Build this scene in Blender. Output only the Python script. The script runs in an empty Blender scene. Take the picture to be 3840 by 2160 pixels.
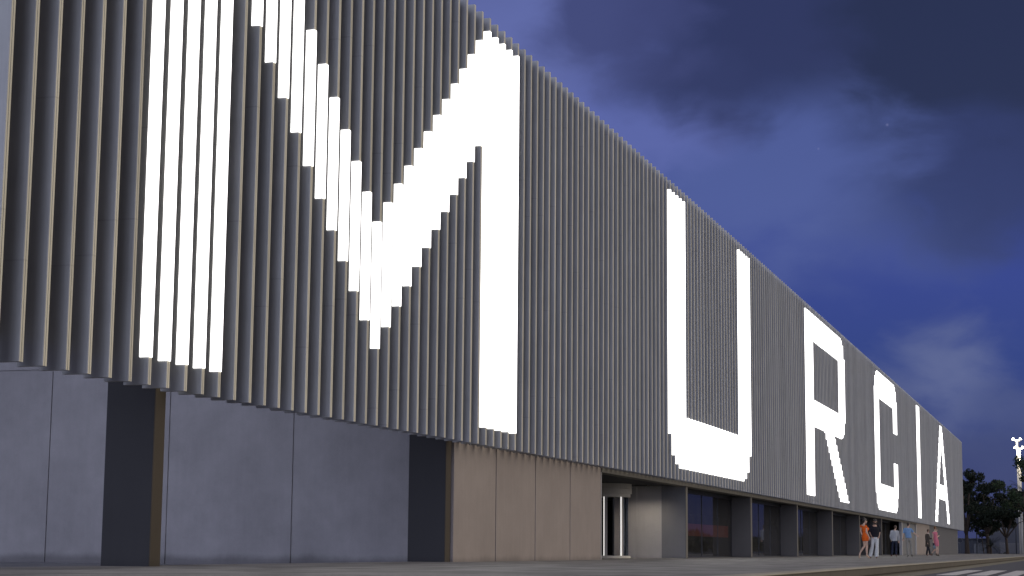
import bpy, bmesh, math, random
from mathutils import Vector, Matrix
random.seed(11)
S = bpy.context.scene
C = S.collection
rad = math.radians

# ------------------------------------------------------------------ camera
CAM = Vector((-21.529, -13.903, 0.36))
F = 6732.78                                   # focal length in pixels of a 3840 px wide frame
yaw, pitch, roll = 0.306787017, 0.143409915, 0.00873952304
fw = Vector((math.cos(pitch)*math.cos(yaw), math.cos(pitch)*math.sin(yaw), math.sin(pitch)))
r0 = Vector((math.sin(yaw), -math.cos(yaw), 0)); u0 = r0.cross(fw)
RT = r0*math.cos(roll)+u0*math.sin(roll); UP = -r0*math.sin(roll)+u0*math.cos(roll)
cd = bpy.data.cameras.new('camera'); cam = bpy.data.objects.new('camera', cd); C.objects.link(cam)
cd.sensor_width = 36; cd.lens = F/3840*36; cd.clip_start = 0.05; cd.clip_end = 6000
cam.matrix_world = Matrix(((RT.x, UP.x, -fw.x, CAM.x), (RT.y, UP.y, -fw.y, CAM.y), (RT.z, UP.z, -fw.z, CAM.z), (0, 0, 0, 1)))
S.camera = cam
FH = Vector((math.cos(yaw), math.sin(yaw), 0)); RH = Vector((math.sin(yaw), -math.cos(yaw), 0))

def spot(px, z):                              # where the sight line of one column of the photograph meets the ground plan at depth z
    d = fw*F+RT*(px-1920)+UP*(1080-2064)
    p = CAM+d*(z/F); return p.x, p.y

# ------------------------------------------------------------------ materials
def nd(nt, t, **k):
    n = nt.nodes.new(t)
    for a, b in k.items():
        if a.startswith('i_'):
            key = a[2:]
            key = int(key) if key.isdigit() else key.replace('_', ' ')
            n.inputs[key].default_value = b
        else: setattr(n, a, b)
    return n
def L(nt, a, b): nt.links.new(a, b)
def ramp(nt, stops, interp='LINEAR'):
    n = nt.nodes.new('ShaderNodeValToRGB'); n.color_ramp.interpolation = interp
    e = n.color_ramp.elements
    while len(e) < len(stops): e.new(.5)
    for k, (p, c) in enumerate(stops):
        e[k].position = p; e[k].color = (*c, 1) if len(c) == 3 else c
    return n
def math_n(nt, op, a, b=None, c=None, clamp=False):
    n = nt.nodes.new('ShaderNodeMath'); n.operation = op; n.use_clamp = clamp
    for k, v in enumerate((a, b, c)):
        if v is None: continue
        if isinstance(v, (int, float)): n.inputs[k].default_value = v
        else: nt.links.new(v, n.inputs[k])
    return n.outputs[0]
def base(name):
    m = bpy.data.materials.new(name); m.use_nodes = True
    nt = m.node_tree; b = nt.nodes['Principled BSDF']; return m, nt, b

def plain(name, col, rough=.6, var=.12, scale=8, metal=0, bump=0.0, spec=.5):
    m, nt, b = base(name)
    tc = nd(nt, 'ShaderNodeTexCoord')
    n = nd(nt, 'ShaderNodeTexNoise', i_Scale=scale, i_Detail=6.0, i_Roughness=.6); L(nt, tc.outputs['Object'], n.inputs['Vector'])
    r = ramp(nt, [(.25, tuple(max(0, c*(1-var)) for c in col)), (.75, tuple(min(1, c*(1+var)) for c in col))])
    L(nt, n.outputs[0], r.inputs[0]); L(nt, r.outputs[0], b.inputs['Base Color'])
    b.inputs['Roughness'].default_value = rough; b.inputs['Metallic'].default_value = metal
    b.inputs['Specular IOR Level'].default_value = spec
    if bump:
        bp = nd(nt, 'ShaderNodeBump', i_Strength=bump, i_Distance=.02); L(nt, n.outputs[0], bp.inputs['Height']); L(nt, bp.outputs[0], b.inputs['Normal'])
    return m

def concrete(name, col, var=.22, rough=.75, streak=.10, damp=0.35, spec=.3):
    """cast concrete: broad mottling, fine grain, drip streaks, a stained foot just above the ground"""
    m, nt, b = base(name)
    g = nd(nt, 'ShaderNodeNewGeometry')
    n1 = nd(nt, 'ShaderNodeTexNoise', i_Scale=.9, i_Detail=7.0, i_Roughness=.62); L(nt, g.outputs['Position'], n1.inputs['Vector'])
    n2 = nd(nt, 'ShaderNodeTexNoise', i_Scale=22.0, i_Detail=5.0, i_Roughness=.7); L(nt, g.outputs['Position'], n2.inputs['Vector'])
    mp = nd(nt, 'ShaderNodeMapping'); mp.inputs['Scale'].default_value = (5, 5, .45); L(nt, g.outputs['Position'], mp.inputs['Vector'])
    n3 = nd(nt, 'ShaderNodeTexNoise', i_Scale=1.6, i_Detail=4.0); L(nt, mp.outputs[0], n3.inputs['Vector'])
    a = math_n(nt, 'MULTIPLY', math_n(nt, 'SUBTRACT', n1.outputs[0], .5), 2*var)
    c = math_n(nt, 'MULTIPLY', math_n(nt, 'SUBTRACT', n2.outputs[0], .5), .16)
    d = math_n(nt, 'MULTIPLY', math_n(nt, 'SUBTRACT', n3.outputs[0], .5), 2*streak)
    v = math_n(nt, 'ADD', math_n(nt, 'ADD', math_n(nt, 'ADD', a, c), d), 1.0)
    sp = nd(nt, 'ShaderNodeSeparateXYZ'); L(nt, g.outputs['Position'], sp.inputs[0])
    zz = math_n(nt, 'ADD', sp.outputs[2], math_n(nt, 'MULTIPLY', math_n(nt, 'SUBTRACT', n1.outputs[0], .5), .25))
    mr = nd(nt, 'ShaderNodeMapRange', interpolation_type='SMOOTHSTEP'); mr.inputs['From Min'].default_value = -.05; mr.inputs['From Max'].default_value = .17
    mr.inputs['To Min'].default_value = 1-damp; mr.inputs['To Max'].default_value = 1.0
    L(nt, zz, mr.inputs['Value'])
    v = math_n(nt, 'MULTIPLY', v, mr.outputs[0])
    mx = nd(nt, 'ShaderNodeMix', data_type='RGBA', blend_type='MULTIPLY'); mx.inputs['Factor'].default_value = 1
    mx.inputs['A'].default_value = (*col, 1)
    cb = nd(nt, 'ShaderNodeCombineColor'); [L(nt, v, cb.inputs[k]) for k in range(3)]
    L(nt, cb.outputs[0], mx.inputs['B']); L(nt, mx.outputs['Result'], b.inputs['Base Color'])
    b.inputs['Roughness'].default_value = rough; b.inputs['Specular IOR Level'].default_value = spec
    bp = nd(nt, 'ShaderNodeBump', i_Strength=.12, i_Distance=.01); L(nt, n2.outputs[0], bp.inputs['Height']); L(nt, bp.outputs[0], b.inputs['Normal'])
    return m

def slat_material(name, col):
    """plank faced with long grain; a board joint at a different height on each slat"""
    m, nt, b = base(name)
    g = nd(nt, 'ShaderNodeNewGeometry')
    sp = nd(nt, 'ShaderNodeSeparateXYZ'); L(nt, g.outputs['Position'], sp.inputs[0])
    idx = math_n(nt, 'FLOOR', math_n(nt, 'DIVIDE', math_n(nt, 'SUBTRACT', sp.outputs[0], .02), .6))
    wn = nd(nt, 'ShaderNodeTexWhiteNoise', noise_dimensions='1D'); L(nt, idx, wn.inputs['W'])
    off = nd(nt, 'ShaderNodeCombineXYZ'); L(nt, math_n(nt, 'MULTIPLY', wn.outputs[0], 37.0), off.inputs[2])
    va = nd(nt, 'ShaderNodeVectorMath', operation='ADD'); L(nt, g.outputs['Position'], va.inputs[0]); L(nt, off.outputs[0], va.inputs[1])
    mp = nd(nt, 'ShaderNodeMapping'); mp.inputs['Scale'].default_value = (14, 14, .5); L(nt, va.outputs[0], mp.inputs['Vector'])
    n1 = nd(nt, 'ShaderNodeTexNoise', i_Scale=2.0, i_Detail=6.0, i_Roughness=.65, i_Distortion=.6); L(nt, mp.outputs[0], n1.inputs['Vector'])
    n2 = nd(nt, 'ShaderNodeTexNoise', i_Scale=.7, i_Detail=5.0, i_Roughness=.6); L(nt, va.outputs[0], n2.inputs['Vector'])
    zr = math_n(nt, 'PINGPONG', math_n(nt, 'ADD', sp.outputs[2], math_n(nt, 'MULTIPLY', wn.outputs[0], 7.0)), 2.7)
    jt = math_n(nt, 'LESS_THAN', zr, .012)
    v = math_n(nt, 'ADD', .66, math_n(nt, 'ADD', math_n(nt, 'MULTIPLY', n1.outputs[0], .30), math_n(nt, 'MULTIPLY', n2.outputs[0], .42)))
    v = math_n(nt, 'ADD', v, math_n(nt, 'MULTIPLY', math_n(nt, 'SUBTRACT', wn.outputs[0], .5), .20))
    v = math_n(nt, 'MULTIPLY', v, math_n(nt, 'SUBTRACT', 1.0, math_n(nt, 'MULTIPLY', jt, .13)))
    mx = nd(nt, 'ShaderNodeMix', data_type='RGBA', blend_type='MULTIPLY'); mx.inputs['Factor'].default_value = 1
    mx.inputs['A'].default_value = (*col, 1)
    cb = nd(nt, 'ShaderNodeCombineColor'); [L(nt, v, cb.inputs[k]) for k in range(3)]
    L(nt, cb.outputs[0], mx.inputs['B']); L(nt, mx.outputs['Result'], b.inputs['Base Color'])
    b.inputs['Roughness'].default_value = .7; b.inputs['Specular IOR Level'].default_value = .3
    bp = nd(nt, 'ShaderNodeBump', i_Strength=.15, i_Distance=.01); L(nt, n1.outputs[0], bp.inputs['Height']); L(nt, bp.outputs[0], b.inputs['Normal'])
    return m

def paving(name, col, sx, sy, var=.3, joint=.5, rough=.65, spec=.35):
    """slabs laid in bond, each a little lighter or darker, with mortar joints and blotches"""
    m, nt, b = base(name)
    g = nd(nt, 'ShaderNodeNewGeometry')
    br = nd(nt, 'ShaderNodeTexBrick', offset=.5, squash=1.0)
    br.inputs['Scale'].default_value = 1; br.inputs['Brick Width'].default_value = sx; br.inputs['Row Height'].default_value = sy
    br.inputs['Mortar Size'].default_value = .006; br.inputs['Mortar Smooth'].default_value = .2
    br.inputs['Color1'].default_value = (1-var, 1-var, 1-var, 1); br.inputs['Color2'].default_value = (1+var, 1+var, 1+var, 1); br.inputs['Mortar'].default_value = (joint, joint, joint, 1)
    L(nt, g.outputs['Position'], br.inputs['Vector'])
    n1 = nd(nt, 'ShaderNodeTexNoise', i_Scale=.35, i_Detail=8.0, i_Roughness=.65); L(nt, g.outputs['Position'], n1.inputs['Vector'])
    n2 = nd(nt, 'ShaderNodeTexNoise', i_Scale=30.0, i_Detail=3.0); L(nt, g.outputs['Position'], n2.inputs['Vector'])
    v = math_n(nt, 'ADD', .72, math_n(nt, 'ADD', math_n(nt, 'MULTIPLY', n1.outputs[0], .36), math_n(nt, 'MULTIPLY', n2.outputs[0], .2)))
    m1 = nd(nt, 'ShaderNodeMix', data_type='RGBA', blend_type='MULTIPLY'); m1.inputs['Factor'].default_value = 1; m1.inputs['A'].default_value = (*col, 1); L(nt, br.outputs[0], m1.inputs['B'])
    cb = nd(nt, 'ShaderNodeCombineColor'); [L(nt, v, cb.inputs[k]) for k in range(3)]
    m2 = nd(nt, 'ShaderNodeMix', data_type='RGBA', blend_type='MULTIPLY'); m2.inputs['Factor'].default_value = 1; L(nt, m1.outputs['Result'], m2.inputs['A']); L(nt, cb.outputs[0], m2.inputs['B'])
    L(nt, m2.outputs['Result'], b.inputs['Base Color'])
    rr = math_n(nt, 'ADD', rough-.15, math_n(nt, 'MULTIPLY', n1.outputs[0], .3)); L(nt, rr, b.inputs['Roughness'])
    b.inputs['Specular IOR Level'].default_value = spec
    bp = nd(nt, 'ShaderNodeBump', i_Strength=.25, i_Distance=.006); L(nt, br.outputs[1], bp.inputs['Height']); bp.invert = True; L(nt, bp.outputs[0], b.inputs['Normal'])
    return m

def worn_paint(name, col, under):
    m, nt, b = base(name)
    g = nd(nt, 'ShaderNodeNewGeometry')
    n = nd(nt, 'ShaderNodeTexNoise', i_Scale=5.0, i_Detail=8.0, i_Roughness=.75); L(nt, g.outputs['Position'], n.inputs['Vector'])
    r = ramp(nt, [(.30, under), (.44, tuple(c*.82 for c in col)), (.6, col)]); L(nt, n.outputs[0], r.inputs[0]); L(nt, r.outputs[0], b.inputs['Base Color'])
    b.inputs['Roughness'].default_value = .7
    return m
def emit(name, col, strength):
    m, nt, b = base(name)
    b.inputs['Base Color'].default_value = (*[min(.8, c) for c in col], 1)
    b.inputs['Emission Color'].default_value = (*col, 1); b.inputs['Emission Strength'].default_value = strength
    return m
def dark_glass(name, col, rough=.06, wave=.0, see=0.0):
    m, nt, b = base(name)
    b.inputs['Base Color'].default_value = (*col, 1); b.inputs['Roughness'].default_value = rough
    b.inputs['Specular IOR Level'].default_value = .5; b.inputs['IOR'].default_value = 1.5
    g = nd(nt, 'ShaderNodeNewGeometry')
    n = nd(nt, 'ShaderNodeTexNoise', i_Scale=.8, i_Detail=2.0); L(nt, g.outputs['Position'], n.inputs['Vector'])
    bp = nd(nt, 'ShaderNodeBump', i_Strength=wave, i_Distance=.05); L(nt, n.outputs[0], bp.inputs['Height']); L(nt, bp.outputs[0], b.inputs['Normal'])
    if see:
        tr = nd(nt, 'ShaderNodeBsdfTransparent'); tr.inputs[0].default_value = (.5, .52, .56, 1)
        fr = nd(nt, 'ShaderNodeFresnel', i_IOR=1.5)
        gl = nd(nt, 'ShaderNodeBsdfGlossy', i_Roughness=rough, i_Color=(.62, .64, .70, 1)); L(nt, bp.outputs[0], gl.inputs['Normal'])
        mx = nd(nt, 'ShaderNodeMixShader'); L(nt, math_n(nt, 'MULTIPLY', fr.outputs[0], math_n(nt, 'SUBTRACT', 1.0, g.outputs['Backfacing'])), mx.inputs[0]); L(nt, tr.outputs[0], mx.inputs[1]); L(nt, gl.outputs[0], mx.inputs[2])
        df = nd(nt, 'ShaderNodeBsdfDiffuse'); df.inputs[0].default_value = (.20, .195, .19, 1)      # pale film added to lift the dark interior, in place of light inside
        n4 = nd(nt, 'ShaderNodeTexNoise', i_Scale=2.5, i_Detail=5.0); L(nt, g.outputs['Position'], n4.inputs['Vector'])
        m2 = nd(nt, 'ShaderNodeMixShader'); L(nt, math_n(nt, 'MULTIPLY', n4.outputs[0], .17), m2.inputs[0]); L(nt, mx.outputs[0], m2.inputs[1]); L(nt, df.outputs[0], m2.inputs[2])
        L(nt, m2.outputs[0], nt.nodes['Material Output'].inputs[0])
    return m
def clear_glass(name):
    m, nt, b = base(name)
    b.inputs['Base Color'].default_value = (.55, .62, .72, 1); b.inputs['Roughness'].default_value = .02
    b.inputs['Transmission Weight'].default_value = 1.0; b.inputs['IOR'].default_value = 1.05
    b.inputs['Specular IOR Level'].default_value = .8
    return m

M = {
 'slat': slat_material('slat_boards', (.355, .355, .345)), 'edge': slat_material('slat_timber_edge_sunlit', (.60, .565, .44)),  # timber edge made paler and warmer, front sunlight put into its colour
 'wall': concrete('return_wall_concrete', (.222, .212, .212), var=.32, streak=.06, damp=.45),
 'brown': concrete('entrance_wall_concrete', (.275, .236, .210), var=.18, streak=.08, damp=.35),
 'fascia': concrete('fascia_concrete', (.145, .135, .115), var=.15, damp=0),
 'pale': concrete('pale_concrete', (.40, .385, .365), var=.2, streak=.05, damp=.2),
 'grey': concrete('grey_column', (.17, .17, .17), var=.2, streak=.05, damp=.2),
 'column': concrete('dark_column', (.030, .029, .030), var=.15, streak=.05, damp=.2),
 'colfront_lit': concrete('column_lit_front', (.055, .043, .028), var=.15, streak=.08, damp=.3),
 'baycolumn': concrete('bay_column', (.115, .106, .096), var=.2, streak=.05, damp=.2),
 'canopy': concrete('canopy_concrete', (.56, .53, .46), var=.2, damp=0),
 'black': concrete('dark_panel', (.10, .10, .105), var=.12, streak=.05, damp=.1),
 'backing': concrete('backing_board', (.035, .035, .035), var=.1, damp=0),
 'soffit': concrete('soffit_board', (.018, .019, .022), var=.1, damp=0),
 'roof': plain('roof_felt', (.12, .12, .12)),
 'paving': paving('plaza_paving', (.182, .176, .166), 1.2, .6, var=.34, joint=.5),
 'kerb': concrete('kerb_stone', (.095, .082, .058), var=.25, streak=.05, damp=0),
 'coping': concrete('kerb_coping', (.33, .30, .235), var=.2, damp=0),
 'gutter': concrete('gutter_concrete', (.20, .18, .125), var=.35, damp=0),
 'asphalt': plain('asphalt', (.062, .062, .066), rough=.75, var=.35, scale=14, bump=.3),
 'paint': worn_paint('crossing_paint', (.62, .60, .57), (.10, .10, .10)),
 'floor': paving('forecourt_paving', (.24, .235, .23), 1.2, .6, var=.15),
 'ground': plain('far_ground', (.05, .052, .055), rough=.9, var=.3, scale=.4),
 'letter': emit('letter_light', (1, .985, .955), 2.8),
 'strip': emit('door_light_strip', (1, .97, .92), .85),
 'glow': emit('lamp_glow', (1, .95, .80), 4.0),
 'down': emit('downlight_lamp', (1, .87, .72), 210.0),
 'reflection_glow': emit('orange_reflection_glow', (1, .17, .07), .10),  # added glow imitating a reflection in the window glass
 'glass': dark_glass('window_glass', (.006, .007, .010), .02, .05, 1),
 'doorglass': dark_glass('door_glass', (.010, .011, .014), .04),
 'curved': clear_glass('curved_door_glass'),
 'steel': plain('dark_steel', (.05, .052, .056), rough=.4, metal=.6),
 'mast': concrete('mast_steel', (.42, .40, .35), var=.2, streak=.15, damp=0),
 'bark': plain('bark', (.042, .029, .019), rough=.95, var=.4, scale=3, bump=.6),
 'post': plain('lamp_post_paint', (.05, .055, .065), rough=.5),
 'shed': plain('shed_cladding', (.032, .036, .048), rough=.8, var=.12, scale=.6),
 'shedtrim': plain('shed_trim', (.036, .040, .054), rough=.7),
 'hedge': plain('garden_wall', (.07, .07, .085), rough=.9, var=.2, scale=2),
 'white': plain('van_white', (.11, .112, .12), rough=.4, var=.05),
 'tyre': plain('tyre_rubber', (.02, .02, .02), rough=.8),
}
def leafmat(name, c):
    m, nt, b = base(name)
    g = nd(nt, 'ShaderNodeNewGeometry')
    r = ramp(nt, [(0, tuple(x*.5 for x in c)), (.6, c), (1, tuple(x*1.6 for x in c))]); L(nt, g.outputs['Random Per Island'], r.inputs[0]); L(nt, r.outputs[0], b.inputs['Base Color'])
    b.inputs['Roughness'].default_value = .7; b.inputs['Specular IOR Level'].default_value = .2
    return m
M['leaf'] = leafmat('leaf_dark', (.012, .017, .009)); M['leaf2'] = leafmat('leaf_green', (.026, .040, .017)); M['frond'] = leafmat('palm_frond', (.014, .020, .012))

# ------------------------------------------------------------------ mesh helpers
def box(bm, x0, x1, y0, y1, z0, z1):
    v = [bm.verts.new((x, y, z)) for x in (x0, x1) for y in (y0, y1) for z in (z0, z1)]
    for f in ((0, 1, 3, 2), (4, 6, 7, 5), (0, 4, 5, 1), (2, 3, 7, 6), (0, 2, 6, 4), (1, 5, 7, 3)): bm.faces.new([v[k] for k in f])
def prism(bm, pts, z0, z1):
    a = [bm.verts.new((x, y, z0)) for x, y in pts]; b = [bm.verts.new((x, y, z1)) for x, y in pts]; n = len(pts)
    bm.faces.new(a[::-1]); bm.faces.new(b)
    for k in range(n): bm.faces.new((a[k], a[(k+1) % n], b[(k+1) % n], b[k]))
def tube(bm, pts, rr, seg=10, cap=True):
    pts = [Vector(p) for p in pts]; rings = []
    if not hasattr(rr, '__len__'): rr = [rr]*len(pts)
    for k, p in enumerate(pts):
        t = (pts[min(k+1, len(pts)-1)]-pts[max(k-1, 0)]).normalized()
        a = t.cross(Vector((0, 0, 1)) if abs(t.z) < .95 else Vector((1, 0, 0))).normalized(); b = t.cross(a)
        rings.append([bm.verts.new(p+(a*math.cos(2*math.pi*q/seg)+b*math.sin(2*math.pi*q/seg))*rr[k]) for q in range(seg)])
    for A, B in zip(rings, rings[1:]):
        for q in range(seg): bm.faces.new((A[q], A[(q+1) % seg], B[(q+1) % seg], B[q]))
    if cap: bm.faces.new(rings[0][::-1]); bm.faces.new(rings[-1])
def link(name, bm, mat, parent=None, smooth=False, bevel=0, loc=None):
    bmesh.ops.recalc_face_normals(bm, faces=bm.faces)
    me = bpy.data.meshes.new(name); bm.to_mesh(me); bm.free()
    if smooth: me.polygons.foreach_set('use_smooth', [True]*len(me.polygons))
    for mm in (mat if isinstance(mat, (list, tuple)) else [mat]): me.materials.append(mm)
    o = bpy.data.objects.new(name, me); C.objects.link(o)
    if loc: o.location = loc
    if parent: o.parent = parent
    if bevel:
        md = o.modifiers.new('edge', 'BEVEL'); md.width = bevel; md.segments = 2; md.limit_method = 'ANGLE'
    return o
def boxes(name, mat, bs, parent=None, bevel=0, loc=None):
    bm = bmesh.new()
    for b in bs: box(bm, *b)
    return link(name, bm, mat, parent, bevel=bevel, loc=loc)
def tag(o, label, cat, group=None, kind=None):
    o['label'] = label; o['category'] = cat
    if group: o['group'] = group
    if kind: o['kind'] = kind
    return o
def struct(o): o['kind'] = 'structure'; return o
def empty(name, loc=(0, 0, 0), parent=None):
    o = bpy.data.objects.new(name, None); C.objects.link(o); o.location = loc; o.empty_display_size = .3
    if parent: o.parent = parent
    return o

# ------------------------------------------------------------------ ground, plaza, road
struct(boxes('ground', M['ground'], [(-400, 5000, -3000, 3000, -.9, -.45)]))
struct(boxes('road', M['asphalt'], [(-120, 480, -70, -9.47, -.44, -.22)]))
struct(boxes('gutter', M['gutter'], [(-120, 272, -10.16, -9.408, -.216, -.212)]))
kb = []
x = 9.71-2.25*16
while x < 271.5: kb.append((x+.008, x+2.242, -9.45, -9.1, -.172, -.028)); x += 2.25
struct(boxes('kerb', M['kerb'], kb, bevel=.008)); struct(boxes('kerb_base', M['kerb'], [(-26.3, 271.2, -9.405, -9.1, -.43, -.175)]))
struct(boxes('kerb_coping', M['coping'], [(-26.3, 271.2, -9.475, -9.1, -.026, .002)], bevel=.012))
struct(boxes('plaza', M['paving'], [(-60, 19.4, -9.098, 1.45, -.5, 0), (19.46, 271.2, -9.098, 44, -.5, 0), (19.4, 19.46, -9.098, 1.5, -.5, 0)]))
struct(boxes('forecourt_floor', M['floor'], [(-60, 19.38, 1.47, 44, -.5, -.13)]))
bm = bmesh.new()
for k in range(9):
    y1 = -10.47-.72*k
    box(bm, 23.4, 35.8, y1-.45, y1, -.216, -.212)
struct(link('crosswalk', bm, M['paint']))

# ------------------------------------------------------------------ the hall
hall = empty('exhibition_hall', (0, 0, 0))
tag(hall, 'long low hall clad in grey vertical slats above a dark recessed ground floor', 'building')
PITCH, SW, SD, Z0, Z1, KN = .6, .100, .43, 2.836, 13.64, 343
boxes('backing_wall', M['backing'], [(-.72, 206.0, .435, .545, 3.25, 13.55)], hall)
boxes('roof', M['roof'], [(19.41, 206.0, .55, 40, 13.2, 13.5)], hall)
boxes('end_wall', M['backing'], [(205.6, 205.9, .55, 40, 2.85, 13.19)], hall)
boxes('parapet', M['pale'], [(45.4, 55.6, .56, .9, 13.5, 14.05)], hall)
boxes('fascia', M['fascia'], [(33.45, 145.82, .5, .9, 2.72, 3.2)], hall, bevel=.01)
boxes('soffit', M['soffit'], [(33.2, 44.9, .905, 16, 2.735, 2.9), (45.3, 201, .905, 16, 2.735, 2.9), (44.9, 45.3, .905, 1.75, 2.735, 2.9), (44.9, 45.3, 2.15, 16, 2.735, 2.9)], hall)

# slats: a plank section with a shallow groove down its front edge
SEC = [(-SW, .009), (-SW+.008, 0), (-SW*.56, 0), (-SW*.56, .014), (-SW*.44, .014), (-SW*.44, 0), (0, 0), (0, SD), (-SW, SD)]
def slat_bm(ks, x0=0):
    b = bmesh.new()
    for k in ks: prism(b, [(k*PITCH-x0+px, py) for px, py in SEC], Z0, Z1)
    bmesh.ops.recalc_face_normals(b, faces=b.faces); b.normal_update()
    for f in b.faces:
        if f.normal.y < -.9: f.material_index = 1
    return b
s0 = link('slat', slat_bm([0]), [M['slat'], M['edge']], hall)
for k in range(-1, 99):
    o = s0 if k == -1 else s0.copy()
    if k != -1: C.objects.link(o); o.parent = hall
    o.location = (k*PITCH, 0, 0)
rest = link('slats', slat_bm(range(99, KN+1)), [M['slat'], M['edge']], hall); rest['kind'] = 'stuff'

# columns
def column(xr, mat, y1=1.5, w=.3, z1=2.732, front='colfront_lit'):
    o = boxes('column', mat, [(xr-w, xr, .57, y1, -.02, z1)], hall, bevel=.006)
    boxes('lit_front', M[front], [(xr-w, xr, .55, .568, -.02, z1)], o)  # front toned apart from the sides: light on the front put into colour
column(5.12, M['column'], 1.45, .34, 12.6); column(19.36, M['column'], 1.5, .34, 12.6)
column(46.66, M['grey'], 1.5, .34, front='fascia')
COLS = [60.8, 74.76, 88.79, 102.74, 116.77]
for xr in COLS: column(xr, M['baycolumn'], 1.6, .34, front='fascia')

# pale return wall at the end of the open bay, in panels with open joints
ys = [1.62, 4.708, 8.152, 11.604, 15.05, 18.5, 21.95, 25.4, 28.85, 32.3]
bs = []
for a, b in zip(ys, ys[1:]):
    bs.append((19.4, 19.6, a+.018, b-.018, -.14, 4.81)); bs.append((19.4, 19.6, a+.018, b-.018, 4.85, 9.0)); bs.append((19.4, 19.6, a+.018, b-.018, 9.04, 13.19))
bs.append((19.44, 19.56, 1.64, 32.2, -.14, 13.18))
boxes('panelled_return_wall', M['wall'], bs, hall, bevel=.012)
# entrance wall of warm panels
xs = [19.42, 22.73, 26.25, 29.8, 33.38]
bs = [(a+.03, b-.03, .5, .7, -.02, 3.2) for a, b in zip(xs, xs[1:])]
boxes('entrance_wall', M['brown'], bs, hall, bevel=.008)
boxes('joint_backing', M['backing'], [(19.5, 33.3, .53, .69, -.02, 3.19)], hall)
boxes('entrance_wall_trim', M['pale'], [(33.385, 33.44, .495, .75, -.02, 2.72)], hall)
# lit lobby wall beside the revolving door
boxes('lobby_wall', M['pale'], [(46.42, 46.6, 1.515, 2.47, -.02, 2.73), (46.42, 46.6, 2.495, 9.0, -.02, 2.73), (46.45, 46.58, 2.4, 2.6, -.02, 2.73)], hall, bevel=.004)
boxes('lobby_back_wall', M['grey'], [(33.5, 46.4, 9.0, 9.2, -.02, 2.73)], hall)

# revolving door
DX, DY, DR = 43.93, 3.33, 1.15
door = empty('revolving_door', (DX, DY, 0), hall)
def ringwall(b, r0, r1, z0, z1, a0=0, a1=2*math.pi, seg=64):
    full = abs(a1-a0-2*math.pi) < 1e-4; n = seg if full else max(3, int(seg*(a1-a0)/(2*math.pi)))
    P = []
    for k in range(n if full else n+1):
        a = a0+(a1-a0)*k/n; c, s = math.cos(a), math.sin(a)
        P.append([b.verts.new((r*c, r*s, z)) for r, z in ((r0, z0), (r1, z0), (r1, z1), (r0, z1))])
    for k in range(len(P) if full else len(P)-1):
        A, B = P[k], P[(k+1) % len(P)]
        for q in range(4): b.faces.new((A[q], A[(q+1) % 4], B[(q+1) % 4], B[q]))
    if not full: b.faces.new(P[0]); b.faces.new(P[-1][::-1])
bm = bmesh.new(); ringwall(bm, .02, 1.21, 2.36, 2.55); ringwall(bm, .02, 1.205, 2.556, 2.733); ringwall(bm, .9, 1.16, 2.24, 2.355)
link('canopy', bm, M['canopy'], door, bevel=.004)
bm = bmesh.new(); ringwall(bm, .9, 1.16, -.01, .085); link('base_ring', bm, M['canopy'], door)
bm = bmesh.new(); ringwall(bm, .02, .88, -.01, .012); link('turntable_floor', bm, M['steel'], door)
va = math.atan2(-13.9-DY, -21.5-DX)          # direction of the approach from the car park
def ang(px):                                   # where around the drum a column of the photograph lands
    o = (px-2246)/((6732.8/66.3)*1.15); return va+math.asin(max(-.99, min(.99, o)))
bm = bmesh.new(); ringwall(bm, 1.06, 1.075, .09, 2.235, ang(2337), va+math.pi*.5+.5); ringwall(bm, 1.06, 1.075, .09, 2.235, va+math.pi*.95, va+math.pi*1.30)
link('curved_glass', bm, M['curved'], door, smooth=False)
def post(a, r, w, t, mat, nm, z0=.086, z1=2.239):
    b = bmesh.new(); box(b, -t/2, t/2, -w/2, w/2, z0, z1)
    o = link(nm, b, mat, door); o.location = (r*math.cos(a), r*math.sin(a), 0); o.rotation_euler = (0, 0, a)
post(ang(2271), 1.09, .10, .10, M['pale'], 'post'); post(ang(2334), 1.09, .07, .10, M['pale'], 'post')
post(va+1.9, 1.09, .10, .10, M['pale'], 'post'); post(va-1.9, 1.09, .10, .10, M['pale'], 'post')
post(ang(2263.5), 1.10, .026, .05, M['strip'], 'light_strip'); post(ang(2329), 1.12, .020, .04, M['strip'], 'light_strip')
for k in range(3):
    a = va+.55+k*2*math.pi/3
    b = bmesh.new(); box(b, .04, 1.0, -.01, .01, .02, 2.22); o = link('door_leaf', b, M['doorglass'], door); o.rotation_euler = (0, 0, a)
    b = bmesh.new()
    for q in ((.0, .05, .02, 2.22), (.96, 1.01, .02, 2.22)): box(b, q[0], q[1], -.025, .025, q[2], q[3])
    box(b, .05, .96, -.025, .025, .02, .12); box(b, .05, .96, -.025, .025, 2.1, 2.22)
    o2 = link('leaf_frame', b, M['steel'], door); o2.rotation_euler = (0, 0, a)

dl = boxes('downlight', M['backing'], [(44.86, 45.34, 1.71, 2.19, 2.905, 2.95), (44.86, 44.898, 1.71, 2.19, 2.70, 2.734), (44.902, 45.34, 1.71, 1.748, 2.70, 2.734)], hall)
bm = bmesh.new(); tube(bm, [(45.1, 1.95, 2.88), (45.1, 1.95, 2.904)], .13, 24); link('lamp', bm, M['down'], dl)
# glazed bays between the columns
bays = [(46.72, 60.46), (60.82, 74.42), (74.78, 88.45), (88.81, 102.4), (102.76, 116.43), (116.79, 131.4)]
for k, (a, b) in enumerate(bays):
    w = boxes('window', M['steel'], [(a, b, 1.40, 1.52, -.01, .05), (a, b, 1.40, 1.52, 2.6, 2.733)], hall)
    for q in range(1, 4):
        xx = a+(b-a)*q/4; boxes('mullion', M['steel'], [(xx-.009, xx+.009, 1.405, 1.428, .05, 2.6)], w)
    boxes('pane', M['glass'], [(a, b, 1.43, 1.445, .05, 2.6)], w)
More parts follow.
